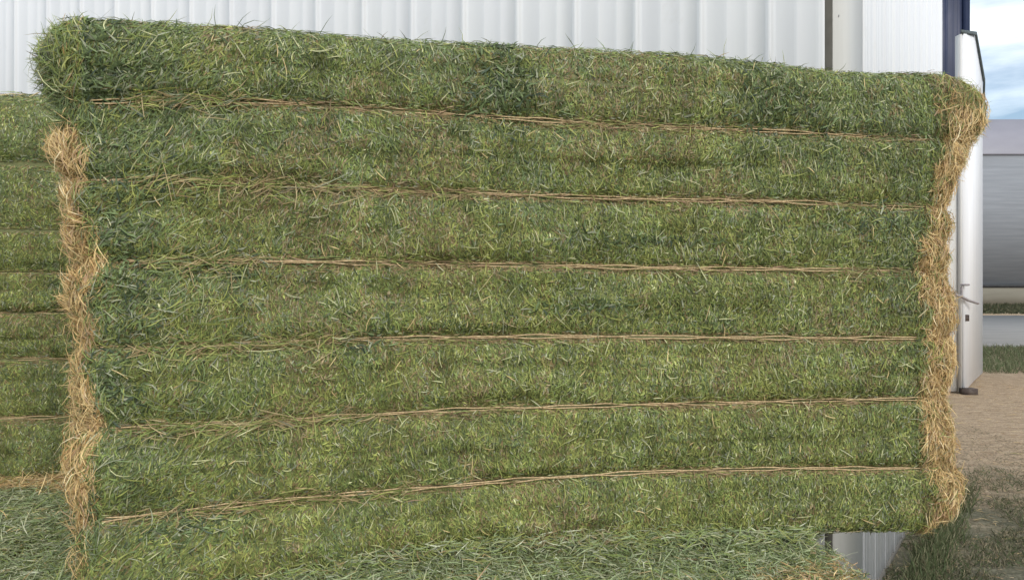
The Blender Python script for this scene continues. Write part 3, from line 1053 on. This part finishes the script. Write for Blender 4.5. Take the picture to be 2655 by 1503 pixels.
# tan chaff and loose straw lying along the seams
for kk in range(1, 7):
    n = 1050
    t = rng.uniform(.03, .985, n); v = kk / 7 + np.where(rng.random(n) < .2, rng.normal(0, .010, n), 0) + rng.normal(-.002, .0045, n)
    keep = rng.random(n) < np.clip(.42 + 1.3 * vnoise(np.stack([t * 3, v * 0 + kk, v * 0], 1), 6, 99), .03, 1)
    t, v = t[keep], v[keep]; n = len(t)
    P, U, N = main.frame(main.side, t, v)
    T = frame_dirs(U, N, np.where(rng.random(n) < .8, rng.normal(-.03, .14, n), rng.uniform(0, np.pi, n)))
    sp_.blades(P + N * (.003 + rng.random(n) * .013)[:, None], T, N, rng.uniform(.012, .05, n), rng.uniform(.0013, .0026, n), rng.normal(0, .04, n), rng.uniform(0, .05, n), rng.normal(0, .06, n), .7, pick([(.36, .27, .14), (.50, .39, .22), (.22, .155, .085), G_OLV, (.40, .26, .17), G_MID], [3, 1.4, 3, 2, 1.2, 1.5], n), 2)
sp_.build('hay_body', root)

def straw_left(tau, v, P):
    tau = tau + .10 * fbm(P, 8, 101) - .015 - .06 * np.clip((.16 - v) / .1, 0, 1)
    return np.clip((tau + .005) / .05, 0, 1) * np.clip(.86 + .5 * fbm(P, 13, 102), .35, 1) * np.interp(v, [.05, .13, .2], [.45, .7, 1]) * np.where(v > .80 + .02 * np.sin(P[:, 1] * 40), .05, .96) * np.where((v > .35) & (v < .42), .75, 1)


def tufts(e, side, m, vr, lo, hi):
    for _ in range(m):
        n = int(rng.integers(14, 40))
        tc_ = rng.uniform(.03, .26); vc = rng.uniform(*vr)
        t = side + np.clip(rng.normal(tc_, .012, n), .01, .34) if side == 1 else 4 - np.clip(rng.normal(tc_, .012, n), .01, .34)
        v = np.clip(rng.normal(vc, .008, n), .01, .99)
        P, U, N = main.frame(main.side, t, v)
        T = unit(frame_dirs(U, N, rng.normal(rng.choice([-1.4, -1.9, 1.3, 1.8, 2.6]), .35, n)) + N * rng.uniform(.1, .6))
        e.blades(P + T * .01 + N * .006, T, np.tile([[.2, -1.0, .1]], (n, 1)), rng.uniform(lo, hi, n), rng.uniform(.0014, .0026, n), None, rng.uniform(0, .15, n), rng.normal(0, .15, n), .6, straw_colour(P, n) * rng.uniform(.8, 1.15), 4)


def straw_right(tau, v, P):
    k = np.interp(v, [0, .80, .88, .95, 1], [.98, .97, .82, .42, .10])
    tau = tau + .06 * fbm(P, 9, 103) - .01
    return np.clip((tau + .02) / .05, 0, 1) * np.clip(.9 + .4 * fbm(P, 13, 104), .4, 1) * k


e = Soup(); cover_end(main, e, 34000, 3, straw_left, spread=.8)
n = 500
t = 4 - rng.uniform(.1, .34, n); v = rng.uniform(.05, .99, n)
P, U, N = main.frame(main.side, t, v)
cl = np.where((v > .83)[:, None], hay_colour(P, n, -.1, .3), straw_colour(P, n))
T = unit(frame_dirs(U, N, rng.uniform(0, 6.28, n)) + N * .6)
e.blades(P + N * .01, T, np.tile([[0, -1.0, 0]], (n, 1)), rng.uniform(.04, .10, n), .0017, None, rng.uniform(0, .1, n), rng.normal(0, .15, n), .3, cl, 4)
tufts(e, 3, 75, (.14, .80), .03, .075)
n = 900
t = 4 - rng.uniform(.0, .34, n); v = rng.uniform(.82, .99, n)
P, U, N = main.frame(main.side, t, v)
T = unit(np.stack([-np.abs(rng.normal(.8, .5, n)), rng.normal(0, .5, n), rng.normal(.2, .7, n)], 1))
e.blades(P + T * .012, T, np.tile([[-.1, -1.0, .1]], (n, 1)), rng.uniform(.02, .075, n), rng.uniform(.0013, .0024, n), None, rng.uniform(0, .12, n), rng.normal(0, .15, n), .5, hay_colour(P, n, -.2, .4), 3)
e.build('bleached_end', root)
e = Soup(); cover_end(main, e, 30000, 1, straw_right, spread=.9)
n = 450
t = 1 + rng.uniform(.1, .36, n); v = rng.uniform(.0, .99, n)
P, U, N = main.frame(main.side, t, v)
cl = np.where((v > .88)[:, None], hay_colour(P, n, -.1, .3), straw_colour(P, n))
T = unit(frame_dirs(U, N, rng.uniform(0, 6.28, n)) + N * .5)
e.blades(P + N * .01, T, np.tile([[0, -1.0, 0]], (n, 1)), rng.uniform(.03, .085, n), .0017, None, rng.uniform(0, .1, n), rng.normal(0, .15, n), .3, cl, 4)
tufts(e, 1, 75, (.02, .84), .03, .07)
tufts(e, 1, 26, (.80, .97), .03, .08)
n = 700
t = 1 + rng.uniform(.02, .34, n); v = rng.uniform(.82, .99, n)
P, U, N = main.frame(main.side, t, v)
T = unit(np.stack([np.abs(rng.normal(.9, .5, n)), rng.normal(0, .5, n), rng.normal(.1, .6, n)], 1))
e.blades(P + T * .012, T, np.tile([[.1, -1.0, .1]], (n, 1)), rng.uniform(.02, .075, n), rng.uniform(.0013, .0024, n), None, rng.uniform(0, .12, n), rng.normal(0, .15, n), .5, np.where((rng.random(n) < .4)[:, None], straw_colour(P, n) * .75, hay_colour(P, n, -.1, .3)), 3)
e.build('bleached_end', root)
for k in range(1, 7):
    twine_round(main, k / 7, root)

# ------------------------------------------------------------------ bale standing behind at the left
Zl0 = 2.52
L0 = px(-1100, 0, 1.9); ang2 = math.atan2(.13, .32) * .45
EA = px(300, 0, 2.66)
dir2 = np.array([math.cos(ang2), math.sin(ang2)])
LL = 2.1
org = EA[:2] - dir2 * LL
# strings given where the bale crosses the left margin of the photo (x = 80, distance ~2.56)
ys = [1235, 1085, 935, 835, 715, 600, 480, 338]
ys = [1245, 1090, 935, 812, 705, 597, 420, 236]
lr = [CH - (y - HY) * 2.56 / F for y in ys]
lr[0] = .892
lr = np.array(lr)


def zrow_l(k, a):
    return np.interp(k, np.arange(8), lr) + 0 * a


lb = Bale(LL, .70, zrow_l, const(.05, .02, 3), const(.02, .02, 4), const(.05, .02, 5), const(.02, .02, 6), bulge=.017, seed=40)
root = empty('hay_bale', (org[0], org[1], 0), ang2)
tag(root, 'hay bale standing on edge further back at the left, mostly out of view', 'hay bale', GROUP)
s = Soup()
lb.mesh(s, ns=(120, 30, 40, 30), nv=90)
cover_front(lb, s, 70000, .70, 1.0, 1.15, yelf=lambda t, v: -.05 + 0 * t, bluef=lambda t, v: np.interp(v, [0, .7, 1], [0, .1, .35]), leftmess=False)
cover_front(lb, s, 22000, .0, .70, 1.5, leftmess=False)
cover_cap(lb, s, 7000, wmax=1, blue=.2, straw=lambda P: np.full(len(P), .25), size=1.3)
s.build('hay_body', root)
for side in (1, 3):
    e = Soup(); cover_end(lb, e, 4500, side, lambda tau, v, P: np.clip((tau - .05) / .1, 0, 1) * .9, size=1.3)
    e.build('bleached_end', root)
for k in range(1, 7):
    twine_round(lb, k / 7, root, out=.002)

# ------------------------------------------------------------------ lower tier: two bales lying flat
def flat_bale(x0, x1, y0, y1, zt, seed, label, straw, ncap, size=1.0, ends=5000, colf=None, lift_cap=True):
    L_, D_ = x1 - x0, y1 - y0
    zx, zv = zt
    ztop = min(zv)
    top_at = lambda a: np.interp(np.asarray(a, float) + x0, zx, zv)
    b = Bale(L_, D_, lambda k, a: np.clip(k, 0, 1) * (top_at(a) - .005) + .005, const(.05, .02, seed), const(.0, .02, seed + 1), const(.05, .02, seed + 2), const(.0, .02, seed + 3), bulge=0, nrow=1, seed=seed)
    r = empty('hay_bale', (x0, y0, 0))
    tag(r, label, 'hay bale', GROUP)
    s_ = Soup()
    b.mesh(s_, ns=(110, 60, 60, 60), nv=40)
    cover_front(b, s_, 9000, 0, 1, 1.6, leftmess=False)
    cover_front(b, s_, 4000, 2, 3, 1.8, leftmess=False)
    cover_cap(b, s_, ncap, size=size, blue=.25, straw=straw, lmax=.07, stick=.04, colf=colf)
    # short chopped layer over the whole top
    n = int(ncap * 1.3)
    P = np.stack([rng.uniform(-.01, L_ + .012, n), rng.uniform(.0, D_ - .0, n), np.zeros(n)], 1)
    P[:, 2] = top_at(P[:, 0]) + .019 + b.rough * .012 * fbm(np.stack([P[:, 0], P[:, 1], P[:, 0] * 0 + ztop], 1), 5.0, b.seed + 9) + rng.uniform(0, .012, n)
    N = unit(np.stack([rng.normal(0, .25, n), rng.normal(0, .25, n), np.ones(n)], 1)); th = rng.uniform(0, 6.283, n)
    T = np.stack([np.cos(th), np.sin(th), rng.normal(.05, .22, n)], 1)
    col = colf(P, n); m = rng.random(n) < straw(P)
    col = np.where(m[:, None], straw_colour(P, n), col)
    s_.blades(P, T, N, rng.uniform(.008, .04, n), rng.uniform(.0015, .0034, n), None, rng.uniform(0, .06, n), rng.normal(0, .05, n), .8, col, 2)
    s_.build('hay_body', r)
    for side in (1, 3):
        e_ = Soup(); cover_end(b, e_, ends, side, lambda tau, v, P: np.clip((tau - .03) / .1, 0, 1) * .9, size=1.3, corner_frac=.35)
        e_.build('bleached_end', r)
    # strings run lengthwise over the top, down both ends and along the bottom
    for k in range(6):
        d = D_ * (k + .5) / 6
        u = np.linspace(.02, L_ - .02, 70)
        top = np.stack([u, u * 0 + d + .004 * np.sin(u * 5 + k), top_at(u) + .008], 1)
        bot = np.stack([u[::-1], u * 0 + d, u * 0 + .004], 1)
        zz = np.linspace(ztop - .04, .03, 14)
        pr = np.stack([zz * 0 + L_ + .012, zz * 0 + d, zz], 1)
        pl = np.stack([zz * 0 - .012, zz * 0 + d, zz[::-1]], 1)
        V, Q = ring_tube(np.concatenate([top, pr, bot, pl]), .0024)
        mesh_np('twine', V, Q, M_TWINE, r, smooth=True)
    return b


def skylit_top(P, n):  # paler, cooler hay: sky light on the flat tops put into the colour
    c = pick([(.34, .40, .22), (.27, .34, .17), (.41, .42, .26), G_MID, (.56, .58, .42), (.13, .17, .09), G_OLV], [4, 3, 3.5, 2.5, 1.5, 1.2, 2], n)
    return c * (.8 + .45 * rng.random((n, 1)))


def st_r(P):   # bleached rim at the right end
    return np.clip((P[:, 0] - 1.74 - (P[:, 1] - .41) * 1.16 + .16 * fbm(P, 6, 3)) / .30, 0.02, .52)


flat_bale(-1.24, .80, 1.34, 2.56, ([-1.24, -.48, -.1, .3, .55, .8], [.883, .896, .922, .914, .896, .880]), 60, 'hay bale lying flat under the largest bale, its grey green top showing in front', st_r, 60000, colf=skylit_top)


def st_l(P):
    return np.clip((P[:, 1] - 1.08 + .10 * fbm(P, 8, 5)) / .10, 0.03, .85)


flat_bale(-3.32, -1.247, 1.30, 3.20, ([-3.3, -1.24], [.895, .893]), 80, 'hay bale lying flat at the lower left below the rear bale', st_l, 90000, colf=skylit_top)

# loose hay caught between the big bale and the one it stands on
par = [o for o in bpy.data.objects if o.get('label', '').startswith('hay bale lying flat under')][0]
s = Soup()
n = 5200
t = rng.uniform(.12, .84, n)
P, U, N = main.frame(main.side, t, np.full(n, .012))
ca, sa = math.cos(ang), math.sin(ang)
Rm = np.array([[ca, -sa, 0], [sa, ca, 0], [0, 0, 1]])
P = P @ Rm.T + np.array([P0[0], P0[1], 0]) - np.array([-1.24, 1.34, 0])
P[:, 1] -= np.abs(rng.normal(.0, .022, n)) - .004
P[:, 2] += rng.normal(-.004, .012, n)
th = rng.uniform(0, 6.283, n)
T = unit(np.stack([np.cos(th), np.sin(th) * .35, rng.normal(.15, .35, n)], 1))
s.blades(P, T, unit(np.stack([th * 0, th * 0 - .8, th * 0 + .6], 1)), rng.uniform(.010, .045, n), rng.uniform(.0015, .0032, n), None, rng.uniform(0, .06, n), rng.normal(0, .06, n), .8,
         np.where((rng.random(n) < .5)[:, None], hay_colour(P, n, .1, -.1), skylit_top(P, n)), 2)
s.build('loose_hay', par)
